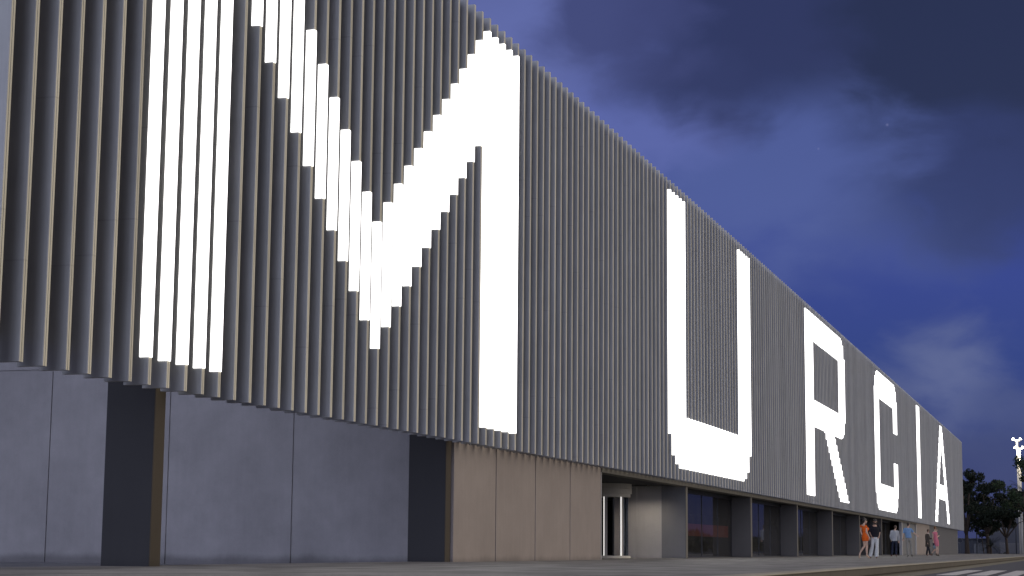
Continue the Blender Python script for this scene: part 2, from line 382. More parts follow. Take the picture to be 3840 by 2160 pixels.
# far doorway with two pale pilasters, a warm wall and dark end panels
boxes('pilaster', M['pale'], [(131.9, 132.4, .5, .74, -.02, 2.71)], hall, bevel=.01)
boxes('pilaster', M['pale'], [(145.25, 145.8, .5, .76, -.02, 2.71)], hall, bevel=.01)
boxes('door_panel', M['grey'], [(132.45, 145.2, .60, .7, -.02, 2.73)], hall)
boxes('side_wall', M['brown'], [(145.86, 160.2, .5, .7, -.02, 3.2)], hall)
bs = [(a+.05, b-.05, .5, .7, -.02, 3.2) for a, b in zip([160.3, 161.7, 174.5, 188.4], [161.7, 174.5, 188.4, 201.3])]
boxes('end_panel', M['black'], bs, hall, bevel=.01)
boxes('joint_strip', M['pale'], [(a-.05, a+.05, .505, .6, -.02, 2.83) for a in (161.7, 174.5, 188.4)]+[(201.27, 201.33, .49, .7, -.02, 2.83)], hall)
boxes('end_return_wall', M['black'], [(201.0, 201.25, .71, 30, -.02, 2.834)], hall)
# added glowing panel behind the first bays, stands in for an orange reflection
boxes('orange_reflection_panel', M['reflection_glow'], [(57.0, 71.5, 3.2, 3.5, .95, 1.5)], hall)
boxes('hall_floor', M['grey'], [(46.7, 131, 1.55, 12, .004, .008)], hall)
boxes('inner_wall', M['soffit'], [(46.7, 131, 12.0, 12.1, .0, 2.73)], hall)
# ------------------------------------------------------------------ glowing letters
B, T = 3.27, 13.29
def corner(d): return (1.16, .42, .13)[d] if d < 3 else 0.0
SEGS = {}
mm = []
for k in range(6, 11): mm.append((k, B, T))
for k in range(11, 34):
    lo = 4.44+.5235*abs(k-22); hi = min(T, 7.12+.5245*abs(k-22)); mm.append((k, lo, hi))
for k in range(34, 39): mm.append((k, B, T))
SEGS['M'] = mm
uu = []
for k in range(69, 97):
    lo = B+corner(min(k-69, 96-k)); uu.append((k, lo, T if (k <= 73 or k >= 92) else 5.18))
SEGS['U'] = uu
rr = []
for k in range(125, 130): rr.append((k, B, T))
for k in range(130, 155):
    legl = max(B, 7.02-.3525*(k-137)) if k >= 137 else 7.08
    legh = 6.90-.352*(k-144)
    if k <= 147:
        rr.append((k, 11.80, T)); rr.append((k, legl, 8.54) if k <= 143 else (k, 7.08, 8.54))
        if k >= 144: rr.append((k, legl, legh))
    elif k <= 152:
        c = {150: .10, 151: .34, 152: 1.1}.get(k, 0)
        rr.append((k, 7.08+c*.97, T-c*1.05)); rr.append((k, legl, legh))
    else: rr.append((k, legl, legh))
SEGS['R'] = rr
cc = []
for k in range(181, 208):
    d = min(k-181, 207-k); c = (1.25, .45, .14)[d] if d < 3 else 0
    lo, hi = B+c*.95, T-c
    if k <= 185: cc.append((k, lo, hi))
    elif k >= 203: cc.append((k, 9.45, hi)); cc.append((k, lo, 7.10))
    else: cc.append((k, 11.37, hi)); cc.append((k, lo, 5.16))
SEGS['C'] = cc
SEGS['I'] = [(k, B, T) for k in range(238, 243)]
aa = []
for k in range(270, 303):
    d = abs(k-286); lo = max(B, 11.61-.695*d); hi = T if d <= 2 else 12.72-.693*(d-3)
    if lo > 7.15: aa.append((k, lo, hi)); aa.append((k, 5.65, 7.15))
    elif lo > 5.65: aa.append((k, 5.65, hi))
    else: aa.append((k, lo, hi))
SEGS['A'] = aa
WHERE = {'M': 'largest and nearest, in front of the open bay', 'U': 'above the revolving door', 'R': 'above the couple walking',
         'C': 'between the letters R and I', 'I': 'a single upright stroke', 'A': 'nearest the far end of the hall'}
for ch, segs in SEGS.items():
    t = empty('illuminated_letter', (segs[0][0]*PITCH, 0, B))
    tag(t, f'glowing white letter {ch}, {WHERE[ch]}', 'letter', 'glowing letters on the slat facade')
    for k, lo, hi in segs:
        b = bmesh.new(); x = (k-segs[0][0])*PITCH
        box(b, x-SW-.012, x-.003, -.014, .158, lo-B, hi-B)
        link('light_strip', b, M['letter'], t)

# ------------------------------------------------------------------ lamp masts
def mast(px, z, h, r, label):
    x, y = spot(px, z)
    t = empty('floodlight_mast', (x, y, -.45)); tag(t, label, 'mast', 'floodlight masts behind the trees')
    b = bmesh.new(); tube(b, [(0, 0, 0), (0, 0, h*.5), (0, 0, h)], [r*1.35, r*1.2, r], 14); link('pole', b, M['mast'], t, smooth=True)
    b = bmesh.new(); box(b, -.08, .08, -.5, .5, h-.30, h-.16); link('crossarm', b, M['mast'], t)
    for s in (-1, 1):
        b = bmesh.new()
        pts = [(0, .34), (0, .86), (.30, .66), (.34, .46)]
        a = [b.verts.new((-.35, s*v, h-.1+u)) for u, v in pts]; c = [b.verts.new((.35, s*v, h-.1+u)) for u, v in pts]
        b.faces.new(a); b.faces.new(c)
        for q in range(4): b.faces.new((a[q], a[(q+1) % 4], c[(q+1) % 4], c[q]))
        link('lamp_head', b, M['glow'], t)
        ld = bpy.data.lights.new('mast_lamp', 'POINT'); ld.energy = 800; ld.color = (1, .9, .7); ld.shadow_soft_size = .4
        lo = bpy.data.objects.new('mast_lamp', ld); C.objects.link(lo); lo.parent = t; lo.location = (-1.0, s*.7, h-.8)
mast(3834, 290, 17.6, .17, 'lit double headed floodlight mast, the thicker and lower of the two')
mast(3826, 305, 19.9, .12, 'lit double headed floodlight mast, the taller one rising behind the other')

# ------------------------------------------------------------------ trees
def leaf_cloud(b, centres, n, size, rnd):
    for _ in range(n):
        c, r = rnd.choice(centres)
        while True:
            d = Vector((rnd.uniform(-1, 1), rnd.uniform(-1, 1), rnd.uniform(-1, 1)))
            if .25 < d.length < 1: break
        p = Vector(c)+Vector((d.x*r, d.y*r, d.z*r*.75)); s = size*rnd.uniform(.6, 1.35)
        nrm = Vector((rnd.gauss(0, 1), rnd.gauss(0, 1), rnd.gauss(0, 1)+.4)).normalized()
        a = nrm.orthogonal().normalized(); a.rotate(Matrix.Rotation(rnd.uniform(0, 6.28), 3, nrm)); q = nrm.cross(a)
        vs = [b.verts.new(p+v) for v in (-a*s, q*s*.45-a*s*.2, a*s, -q*s*.45+a*s*.1)]
        b.faces.new(vs)
def tree(px, z, h, spread, trunk_r, label, seed, n=5200, leaf='leaf', fork=.35, thin=False, shift=(0, 0)):
    rnd = random.Random(seed); x, y = spot(px, z)
    t = empty('broadleaf_tree', (x, y, -.45)); tag(t, label, 'tree', 'trees beyond the hall')
    b = bmesh.new(); cs = []
    top = Vector((rnd.uniform(-.3, .3), rnd.uniform(-.3, .3), h*fork))
    tube(b, [(0, 0, -.05), (0, 0, h*.05), top*.5, top], [trunk_r*1.5, trunk_r, trunk_r*.85, trunk_r*.7], 9)
    for k in range(8):
        a = k*.785+rnd.uniform(-.4, .4); rr = spread*rnd.uniform(.45, 1); e = Vector((math.cos(a)*rr+shift[0], math.sin(a)*rr+shift[1], h*rnd.uniform(.42, .95)))
        mid = top.lerp(e, .5)+Vector((0, 0, .06*h))
        tube(b, [top*.96, mid, e], [trunk_r*.5, trunk_r*.26, trunk_r*.09], 6)
        for q in range(4):
            f = mid.lerp(e, rnd.uniform(.2, 1)); g = f+Vector((rnd.uniform(-1, 1), rnd.uniform(-1, 1), rnd.uniform(-.3, .9)))*spread*.42
            tube(b, [f, g], [trunk_r*.14, trunk_r*.05], 5); cs.append((g, spread*rnd.uniform(.10, .25)))
        cs.append((e, spread*rnd.uniform(.16, .30)))
    link('trunk', b, M['bark'], t, smooth=True)
    b = bmesh.new(); leaf_cloud(b, cs, n, .20, rnd); link('crown', b, M[leaf], t)
tree(3627, 262, 14.4, 3.5, .36, 'dark tree with a stout brown trunk just past the hall corner', 3, 10000, fork=.22, shift=(0, .9))
tree(3707, 284, 11.6, 4.6, .32, 'dark spreading tree with a straight trunk, middle of the row', 5, 11000, fork=.30)
tree(3690, 296, 8.6, 3.2, .10, 'slim tree with a thin bare stem beside the straight trunk', 8, 4500, fork=.36)
tree(3778, 262, 10.2, 4.4, .24, 'dark drooping tree in front of the floodlight masts', 13, 12000, fork=.28)
tree(3900, 240, 13.6, 4.3, .30, 'tall leafy tree at the frame edge catching the mast light', 21, 5000, leaf='leaf2', fork=.16)
def palm(px, z, h, label, n, ln, seed, droop=.5):
    rnd = random.Random(seed); x, y = spot(px, z); t = empty('palm_tree', (x, y, -.45)); tag(t, label, 'palm', 'palms among the trees')
    b = bmesh.new(); tube(b, [(0, 0, 0), (.05, 0, h*.5), (0, .05, h)], [.22, .17, .14], 9); link('trunk', b, M['bark'], t, smooth=True)
    b = bmesh.new()
    for k in range(n):
        a = 2*math.pi*k/n+rnd.uniform(-.1, .1); el = rnd.uniform(-.35, 1.1); prev = Vector((0, 0, h)); d = Vector((math.cos(a)*math.cos(el), math.sin(a)*math.cos(el), math.sin(el)))
        side = Vector((-math.sin(a), math.cos(a), 0))
        for q in range(7):
            nx = prev+d*ln/7; d = (d+Vector((0, 0, -droop*.28))).normalized()
            vs = [b.verts.new(p) for p in (prev-side*.02, nx-side*.02, nx+side*.02, prev+side*.02)]; b.faces.new(vs)
            for s in (-1, 1):
                for w in (.25, .75):
                    p0 = prev.lerp(nx, w); tip = p0+side*s*ln*.20*(1.1-q/9)+d*ln*.12-Vector((0, 0, ln*.05))
                    b.faces.new([b.verts.new(p) for p in (p0, p0+d*.07, tip)])
            prev = nx
    link('crown', b, M['frond'], t)
palm(3846, 258, 9.4, 'feathery palm rising beside the tall leafy tree', 22, 2.6, 4)
palm(3716, 272, 1.7, 'low spiky palm at the foot of the straight trunk', 20, 2.0, 9, .25)

# wooded verge across the road, out of the frame but mirrored in the glazing
rv = random.Random(77); bm = bmesh.new()
cs = [((120+k*1.9, -42+rv.uniform(-2, 2), rv.uniform(.4, 2.4)), rv.uniform(1.2, 2.4)) for k in range(170)]
leaf_cloud(bm, cs, 9000, .55, rv); o = link('verge_shrubbery', bm, M['leaf']); o['kind'] = 'stuff'
# ------------------------------------------------------------------ far background
x, y = spot(3730, 330)
t = empty('shed', (x, y, -.45)); tag(t, 'long low flat roofed shed with pale posts far behind the trees', 'shed')
boxes('wall', M['shed'], [(0, 6, -17, 26, 0, 3.0)], t); boxes('roof', M['shedtrim'], [(-.6, 6.6, -17.4, 26.4, 3.0, 3.2)], t)
for k in range(13): boxes('post', M['shedtrim'], [(-.5, -.36, -16.5+k*3.4, -16.36+k*3.4, 0, 3.0)], t)
for k in range(6): boxes('door', M['post'], [(-.06, -.005, -13+k*6.6, -9.5+k*6.6, 0, 2.2)], t)
x, y = spot(3830, 318)
t = empty('house', (x, y, -.45)); tag(t, 'pale two storey house front half hidden behind the right hand trees', 'house')
boxes('wall', M['shedtrim'], [(0, 7, -6, 6, 0, 7.2)], t); boxes('roof', M['shed'], [(-.3, 7.3, -6.3, 6.3, 7.2, 7.5)], t)
for k in range(3):
    for z in (1.0, 4.3): boxes('window', M['steel'], [(-.05, .02, -4.6+k*3.6, -3.4+k*3.6, z, z+1.5)], t)
x0, y0 = spot(3600, 276); x1, y1 = spot(3880, 276)
tag(boxes('garden_wall', M['hedge'], [(272.0, 272.3, -40, 30, -.45, .02)]), 'low dark wall along the far edge of the paved plaza', 'wall')
x, y = spot(3806, 312)
t = empty('delivery_van', (x, y, -.45)); tag(t, 'small white van parked in front of the far shed', 'van')
bm = bmesh.new(); prism(bm, [(-2.3, .45), (2.3, .45), (2.3, 2.25), (-1.1, 2.25), (-1.75, 1.35), (-2.3, 1.2)], -.95, .95)
bm.transform(Matrix.Rotation(rad(90), 4, 'X')); bm.transform(Matrix.Rotation(rad(75), 4, 'Z')); link('body', bm, M['white'], t, bevel=.06)
for sx in (-1.5, 1.45):
    for sy in (-.85, .85):
        bm = bmesh.new(); tube(bm, [(sx, sy-.1, .36), (sx, sy+.1, .36)], .36, 16); bm.transform(Matrix.Rotation(rad(75), 4, 'Z')); link('wheel', bm, M['tyre'], t, smooth=False)
bm = bmesh.new(); prism(bm, [(-1.78, 1.37), (-1.14, 2.2), (-1.2, 2.22), (-1.84, 1.40)], -.85, .85); bm.transform(Matrix.Rotation(rad(90), 4, 'X')); bm.transform(Matrix.Rotation(rad(75), 4, 'Z')); link('windscreen', bm, M['doorglass'], t)
def lamp_post(px, z, h, label, arm=0):
    x, y = spot(px, z); t = empty('street_lamp', (x, y, -.45)); tag(t, label, 'street lamp', 'unlit street lamps behind the trees')
    b = bmesh.new(); pts = [(0, 0, 0), (0, 0, h*.85)]+([(0, -arm*.35, h*.97), (0, -arm, h)] if arm else [(0, 0, h)]); tube(b, pts, [.11, .08]+[.06]*(len(pts)-2), 8); link('pole', b, M['post'], t, smooth=True)
    b = bmesh.new(); box(b, -.12, .12, -arm-.5, -arm+.1, h-.06, h+.06); link('lamp_head', b, M['post'], t)
lamp_post(3774, 300, 6.2, 'thin dark lamp post against the shed, second from the frame edge')
lamp_post(3664, 306, 5.0, 'thin dark lamp post between the stout trunk and the straight trunk')
lamp_post(3812, 286, 8.0, 'dark lamp post with a curved arm beside the masts', 1.0)
def ring_sign(px, z, label):
    x, y = spot(px, z); t = empty('round_sign', (x, y, -.45)); tag(t, label, 'sign', 'round signs behind the trees')
    b = bmesh.new()
    tube(b, [(0, .40*math.cos(a), 2.55+.40*math.sin(a)) for a in [2*math.pi*k/28 for k in range(29)]], .045, 6, cap=False); link('rim', b, M['white'], t, smooth=True)
    b = bmesh.new(); tube(b, [(.02, 0, 2.55), (.05, 0, 2.55)], .37, 28); link('plate', b, M['shed'], t)
    b = bmesh.new(); tube(b, [(.1, 0, 0), (.1, 0, 2.9)], .04, 8); link('post', b, M['post'], t)
ring_sign(3675, 300, 'round pale rimmed sign just left of the thin stem'); ring_sign(3601, 296, 'round pale rimmed sign beside the hall corner')
# ------------------------------------------------------------------ people
def V3(p): return Vector(p)
def capsule(b, p, q, r, s, sq=1.0, side=None, n=10):
    """tapered round limb piece from p (radius r) to q (radius s), flattened by sq across the depth axis"""
    hull = []
    for c, rad_ in ((V3(p), r), (V3(q), s)):
        for i in range(1, 6):
            th = math.pi*i/6
            for k in range(n):
                ph = 2*math.pi*k/n
                d = Vector((math.sin(th)*math.cos(ph), math.sin(th)*math.sin(ph)*sq, math.cos(th)))*rad_
                if side: d.rotate(side)
                hull.append(b.verts.new(c+d))
        for sgn in (1, -1): hull.append(b.verts.new(c+Vector((0, 0, sgn*rad_))))
    bmesh.ops.convex_hull(b, input=hull)
def flat_tube(b, rings, side=None, n=20):
    """loft of flat ended oval rings: (centre, half width, half depth)"""
    R = []
    for c, a, d in rings:
        row = []
        for k in range(n):
            ph = 2*math.pi*k/n; p = Vector((a*math.cos(ph), d*math.sin(ph), 0))
            if side: p.rotate(side)
            row.append(b.verts.new(V3(c)+p))
        R.append(row)
    for A, B_ in zip(R, R[1:]):
        for k in range(n): b.faces.new((A[k], A[(k+1) % n], B_[(k+1) % n], B_[k]))
    b.faces.new(R[0][::-1]); b.faces.new(R[-1])
def limb_tube(b, pts, rr, n=14):
    """sleeve or trouser leg: round rings across the limb's own direction, flat open ends"""
    tube(b, pts, rr, n)
def solid(name, b, mat, parent, voxel=.009, it=5):
    bmesh.ops.recalc_face_normals(b, faces=b.faces)
    me = bpy.data.meshes.new(name); b.to_mesh(me); b.free(); o = bpy.data.objects.new(name, me); C.objects.link(o)
    m1 = o.modifiers.new('r', 'REMESH'); m1.mode = 'VOXEL'; m1.voxel_size = voxel
    m2 = o.modifiers.new('s', 'SMOOTH'); m2.factor = .5; m2.iterations = it
    dg = bpy.context.evaluated_depsgraph_get(); ev = o.evaluated_get(dg); nm = bpy.data.meshes.new_from_object(ev)
    o.modifiers.clear(); o.data = nm; bpy.data.meshes.remove(me); nm.name = name
    nm.polygons.foreach_set('use_smooth', [True]*len(nm.polygons)); nm.materials.clear(); nm.materials.append(mat); o.parent = parent
    return o
def cloth(name, col, rough=.85): return plain(name, col, rough=rough, var=.16, scale=14, bump=.25, spec=.2)
SKIN = plain('skin_light', (.50, .33, .24), rough=.5, var=.06); SKIN2 = plain('skin_tan', (.40, .25, .17), rough=.5, var=.06)
HAIRD = plain('hair_dark', (.022, .016, .012), rough=.5); HAIRB = plain('hair_brown', (.06, .035, .02), rough=.5); HAIRR = plain('hair_auburn', (.16, .075, .03), rough=.5)
EYE = plain('eye', (.03, .025, .02), rough=.2); SHOE_D = plain('shoe_dark', (.03, .022, .018), rough=.4); SHOE_N = plain('shoe_nude', (.48, .33, .22), rough=.4); SHOE_B = plain('shoe_brown', (.12, .045, .025), rough=.4)

def person(px, z, label, J, turn, look, skin, hair_mat, hair='short', sex='m', legs='trousers', group='people walking in front of the hall', scale=1.0, beard=False, bare_leg=False, curl=True):
    """J holds the joints in metres seen from the camera: u right, v away, w up; turn = heading of the chest, look = heading of the face
    (0 faces away from the camera, 90 faces right)"""
    x, y = spot(px, z)
    root = empty('person', (x, y, 0)); tag(root, label, 'person', group)
    root.rotation_euler = (0, 0, math.atan2(FH.y, FH.x)-math.pi/2); root.scale = (scale,)*3
    qt = Matrix.Rotation(rad(-turn), 3, 'Z').to_quaternion(); ql = Matrix.Rotation(rad(-look), 3, 'Z').to_quaternion()
    sd_ = Vector((1, 0, 0)); sd_.rotate(qt); fd = Vector((0, 1, 0)); fd.rotate(qt); hf = Vector((0, 1, 0)); hf.rotate(ql); hs = Vector((1, 0, 0)); hs.rotate(ql)
    P = {k: V3(v) for k, v in J.items()}
    m = .92 if sex == 'f' else 1.0
    b = bmesh.new()
    # trunk
    pel, ch, nk = P['pelvis'], P['chest'], P['neck']
    flat_tube(b, [(pel-Vector((0, 0, .10)), .15*m, .105), (pel, .172*m if sex == 'f' else .165, .118), (pel.lerp(ch, .45), (.125 if sex == 'f' else .15), .10), (ch, .165*m, .118), (ch.lerp(nk, .6), .155*m, .10), (nk-Vector((0, 0, .03)), .085, .07)], qt, 24)
    if sex == 'f':
        for s in (-1, 1): capsule(b, ch+fd*.085+sd_*s*.072, ch+fd*.09+sd_*s*.072-Vector((0, 0, .02)), .07, .065)
    for s in 'lr': capsule(b, P['sh'+s], nk-Vector((0, 0, .05)), .056*m, .055)
    hd = P['head']
    capsule(b, nk-Vector((0, 0, .04)), hd-Vector((0, 0, .05)), .055*m, .055*m)
    # head: skull, jaw, nose, ears
    capsule(b, hd+Vector((0, 0, .035))-hf*.012, hd+Vector((0, 0, .01))+hf*.012, .088, .082, .95, ql)
    capsule(b, hd-Vector((0, 0, .02))+hf*.025, hd-Vector((0, 0, .085))+hf*.05, .066, .040)
    capsule(b, hd+hf*.088+Vector((0, 0, .012)), hd+hf*.108-Vector((0, 0, .028)), .010, .015)
    capsule(b, hd+hf*.088-Vector((0, 0, .058))-hs*.016, hd+hf*.088-Vector((0, 0, .058))+hs*.016, .010, .010)
    for s in (-1, 1): capsule(b, hd+hs*s*.083+Vector((0, 0, .012)), hd+hs*s*.080-Vector((0, 0, .03)), .014, .011)
    # arms and hands
    for s in 'lr':
        sh, el, wr, ha = P['sh'+s], P['el'+s], P['wr'+s], P['ha'+s]
        capsule(b, sh, el, .050*m, .040*m); capsule(b, el, wr, .041*m, .027*m)
        d = (ha-wr).normalized(); k = d.cross(fd if abs(d.dot(fd)) < .8 else sd_).normalized(); nrm = d.cross(k)
        palm = wr+d*.055; capsule(b, wr+d*.01, palm+k*.018, .026, .027); capsule(b, wr+d*.01, palm-k*.018, .026, .027)
        for f, ln in ((-.03, .062), (-.010, .075), (.011, .070), (.031, .055)):
            a = palm+k*f*1.05+d*.022; mid = a+d*ln*.55+k*f*.25+nrm*.010; tip = mid+d*ln*.35+nrm*.026
            capsule(b, a, mid, .0098, .0092, n=6); capsule(b, mid, tip, .0092, .0082, n=6)
        a = wr+d*.030-k*.030; t1 = a-k*.024+d*.03+nrm*.012; capsule(b, a, t1, .0125, .011, n=6); capsule(b, t1, t1+d*.03+nrm*.008, .011, .009, n=6)
    # legs and feet
    for s in 'lr':
        hp, kn, an, to = P['hip'+s], P['kn'+s], P['an'+s], P['to'+s]
        capsule(b, hp, kn, .088*m, .056*m); cf = kn.lerp(an, .35); bk = (an-kn).normalized().cross(sd_); bk = bk if bk.dot(fd) < 0 else -bk
        capsule(b, kn, cf+bk*.018, .054*m, .055*m); capsule(b, cf+bk*.018, an, .055*m, .036*m)
        capsule(b, an, an.lerp(to, .5), .036, .036); capsule(b, an.lerp(to, .5), to, .034, .026)
    solid('body', b, skin, root, .009, 4)
    # eyes
    for s in (-1, 1):
        e = bmesh.new(); bmesh.ops.create_icosphere(e, subdivisions=2, radius=.011); bmesh.ops.translate(e, verts=e.verts, vec=hd+hf*.088+hs*s*.032+Vector((0, 0, .012))); link('eye', e, EYE, root, smooth=True)
    # hair
    b = bmesh.new()
    capsule(b, hd+Vector((0, 0, .048))-hf*.022, hd+Vector((0, 0, .045))+hf*.018, .094, .086, .95, ql)
    capsule(b, hd-hf*.040+Vector((0, 0, .0)), hd-hf*.050-Vector((0, 0, .035)), .074, .055)
    if hair == 'bun': capsule(b, hd-hf*.09+Vector((0, 0, .06)), hd-hf*.11+Vector((0, 0, .09)), .05, .045)
    if hair == 'up': capsule(b, hd-hf*.06+Vector((0, 0, .09)), hd-hf*.02+Vector((0, 0, .115)), .06, .055)
    solid('hair', b, hair_mat, root, .009, 5)
    if beard:
        b = bmesh.new(); capsule(b, hd+hf*.05-Vector((0, 0, .06)), hd+hf*.058-Vector((0, 0, .098)), .056, .042); capsule(b, hd+hf*.03+hs*.06-Vector((0, 0, .03)), hd+hf*.03-hs*.06-Vector((0, 0, .03)), .03, .03); solid('beard', b, hair_mat, root, .009, 3)
    return root, P, qt, sd_, fd
def top_garment(name, root, P, qt, mat, sleeve=.5, hem=-.06, loose=.02, fem=False, neckline=.0):
    b = bmesh.new(); pel, ch, nk = P['pelvis'], P['chest'], P['neck']; m = .92 if fem else 1
    wst = .128 if fem else .155
    flat_tube(b, [(pel+Vector((0, 0, hem)), .168*m+loose, .122+loose), (pel.lerp(ch, .4), wst+loose, .108+loose), (ch, .170*m+loose, .124+loose), (ch.lerp(nk, .62), .158*m+loose*.7, .106+loose*.5), (nk-Vector((0, 0, .035+neckline)), .10, .08)], qt, 24)
    for s in 'lr':
        sh, el, wr = P['sh'+s], P['el'+s], P['wr'+s]
        capsule(b, sh, nk-Vector((0, 0, .06+neckline)), .062*m+loose*.4, .055)
        capsule(b, sh, sh.lerp(el, .25), .060*m+loose*.5, .058*m+loose*.5)
        if sleeve <= 1: limb_tube(b, [sh, sh.lerp(el, sleeve)], [.056*m+loose*.6, .051*m+loose*.8])
        else:
            capsule(b, sh, el, .054*m+loose*.5, .046*m+loose*.5); limb_tube(b, [el, el.lerp(wr, sleeve-1)], [.045*m+loose*.5, .034*m+loose*.5])
    return solid(name, b, mat, root, .010, 4)
def trousers(root, P, qt, mat, flare=.0, name='trousers'):
    b = bmesh.new(); pel = P['pelvis']
    flat_tube(b, [(pel-Vector((0, 0, .12)), .165, .125), (pel, .180, .132), (pel+Vector((0, 0, .09)), .158, .118)], qt, 24)
    for s in 'lr':
        hp, kn, an = P['hip'+s], P['kn'+s], P['an'+s]
        capsule(b, hp, kn, .098, .066+flare*.3); capsule(b, kn, kn.lerp(an, .40), .072+flare*.3, .079+flare*.3); limb_tube(b, [kn, kn.lerp(an, .5), an-Vector((0, 0, .02))], [.070+flare*.3, .076+flare*.5, .058+flare])
    return solid(name, b, mat, root, .010, 4)
def shoes(root, P, mat, heel=0.0):
    for s in 'lr':
        b = bmesh.new(); an, to = P['an'+s], P['to'+s]; d = (to-an).normalized(); hb = an-d*.03
        capsule(b, hb-Vector((0, 0, .035)), an.lerp(to, .55)-Vector((0, 0, .01)), .036, .042); capsule(b, an.lerp(to, .55)-Vector((0, 0, .008)), to, .041, .030)
        if heel: limb_tube(b, [hb-Vector((0, 0, .04)), hb-Vector((0, 0, .04+heel))+d*.01], [.016, .008], 8)
        solid('shoe', b, mat, root, .008, 2)
def J_from(s, x0, y0, pts, dv={}):
    """joint positions read off the photograph: pixels -> metres, with the depth of each joint added"""
    return {k: ((a-x0)/s, dv.get(k, 0.0), (y0-b)/s) for k, (a, b) in pts.items()}

# woman in the orange dress, seen three-quarters from behind, stepping to the right
K = 661*83/87.2*.985
J = J_from(K, 385, 1305, dict(head=(398, 250), neck=(360, 345), chest=(400, 470), pelvis=(405, 690), shl=(318, 385), ell=(300, 540), wrl=(335, 640), hal=(345, 690),
     shr=(415, 395), elr=(432, 570), wrr=(503, 715), har=(520, 770), hipl=(375, 735), knl=(388, 965), anl=(250, 1165), tol=(232, 1290), hipr=(430, 735), knr=(442, 955), anr=(435, 1215), tor=(500, 1288)),
     dict(shl=.16, ell=.18, wrl=.16, hal=.15, shr=-.10, elr=-.14, wrr=-.16, har=-.16, hipl=.07, knl=.08, anl=.06, tol=.06, hipr=-.07, knr=-.06, anr=-.06, tor=-.02))
root, P, qt, sd_, fd = person(3243, 83, 'person in a short orange dress and nude heels, stepping beside the man in black', J, 62, 80, SKIN, HAIRD, 'up', 'f', None)
b = bmesh.new(); pel, ch, nk = P['pelvis'], P['chest'], P['neck']
flat_tube(b, [(pel-Vector((.0, 0, .20)), .150, .140), (pel-Vector((0, 0, .06)), .182, .150), (pel+Vector((0, 0, .04)), .168, .135), (pel.lerp(ch, .52), .126, .108), (ch, .160, .135), (ch.lerp(nk, .55), .150, .105), (nk-Vector((0, 0, .05)), .10, .078)], qt, 24)
for s in (-1, 1): capsule(b, ch+fd*.090+sd_*s*.072, ch+fd*.095+sd_*s*.072-Vector((0, 0, .02)), .076, .070)
for s in 'lr':
    capsule(b, P['sh'+s], nk-Vector((0, 0, .07)), .058, .05); limb_tube(b, [P['sh'+s], P['sh'+s].lerp(P['el'+s], .28)], [.062, .060]); capsule(b, P['hip'+s], P['hip'+s].lerp(P['kn'+s], .22), .10, .092)
solid('dress', b, cloth('orange_dress', (.66, .115, .014)), root, .010, 4); shoes(root, P, SHOE_N, .07)
bag = empty('handbag', root.location); bag.rotation_euler = root.rotation_euler; tag(bag, 'small black handbag held by the person in the orange dress', 'handbag')
b = bmesh.new(); c = P['har']+Vector((-.03, -.03, -.17)); box(b, c.x-.075, c.x+.055, c.y-.04, c.y+.04, c.z-.085, c.z+.07); link('body', b, plain('bag_leather', (.012, .011, .011), rough=.35), bag, bevel=.015)
b = bmesh.new(); tube(b, [c+Vector((-.05, 0, .07)), c+Vector((-.015, 0, .15)), c+Vector((.02, 0, .155)), c+Vector((.04, 0, .07))], .008, 8); link('handle', b, SHOE_D, bag)

# man in black top and pale trousers, facing the camera
J = J_from(K, 640, 1300, dict(head=(712, 255), neck=(705, 345), chest=(700, 480), pelvis=(702, 690), shl=(800, 385), ell=(840, 560), wrl=(815, 665), hal=(775, 710),
     shr=(595, 385), elr=(555, 560), wrr=(600, 680), har=(648, 715), hipl=(755, 735), knl=(752, 980), anl=(735, 1245), tol=(722, 1285), hipr=(650, 735), knr=(610, 990), anr=(555, 1235), tor=(548, 1290)),
     dict(ell=.02, wrl=-.08, hal=-.12, elr=.02, wrr=-.08, har=-.12, knl=-.03, anl=0, tol=-.14, knr=-.03, anr=.02, tor=-.10))
root, P, qt, sd_, fd = person(3274, 83.6, 'bearded person in a loose black top and pale flared trousers, facing the camera', J, 180, 192, SKIN2, HAIRD, 'short', 'm', beard=True)
trousers(root, P, qt, cloth('pale_trousers', (.50, .52, .50)), .035); top_garment('top', root, P, qt, cloth('black_top', (.012, .012, .016)), .92, -.01, .045, neckline=.05); shoes(root, P, SHOE_B)

# man in the grey sweater, from behind
K = 571*112/123.6*.985
J = J_from(K, 215, 1212, dict(head=(268, 295), neck=(250, 375), chest=(235, 510), pelvis=(232, 715), shl=(145, 425), ell=(105, 570), wrl=(135, 690), hal=(165, 740),
     shr=(335, 425), elr=(365, 590), wrr=(378, 715), har=(382, 775), hipl=(185, 755), knl=(165, 960), anl=(140, 1150), tol=(130, 1200), hipr=(285, 755), knr=(282, 960), anr=(275, 1150), tor=(300, 1200)),
     dict(wrl=.08, hal=.13, tol=.14, tor=.12, anl=0, anr=0, elr=.0, wrr=.05, har=.07, knl=.03, knr=.03))
root, P, qt, sd_, fd = person(3353, 112, 'person in a grey sweater and navy trousers, seen from behind by the dark column', J, 5, 40, SKIN, HAIRB, 'short', 'm')
trousers(root, P, qt, cloth('navy_trousers', (.018, .022, .040))); top_garment('sweater', root, P, qt, cloth('grey_sweater', (.33, .34, .35)), 1.95, -.02, .03); shoes(root, P, SHOE_B)

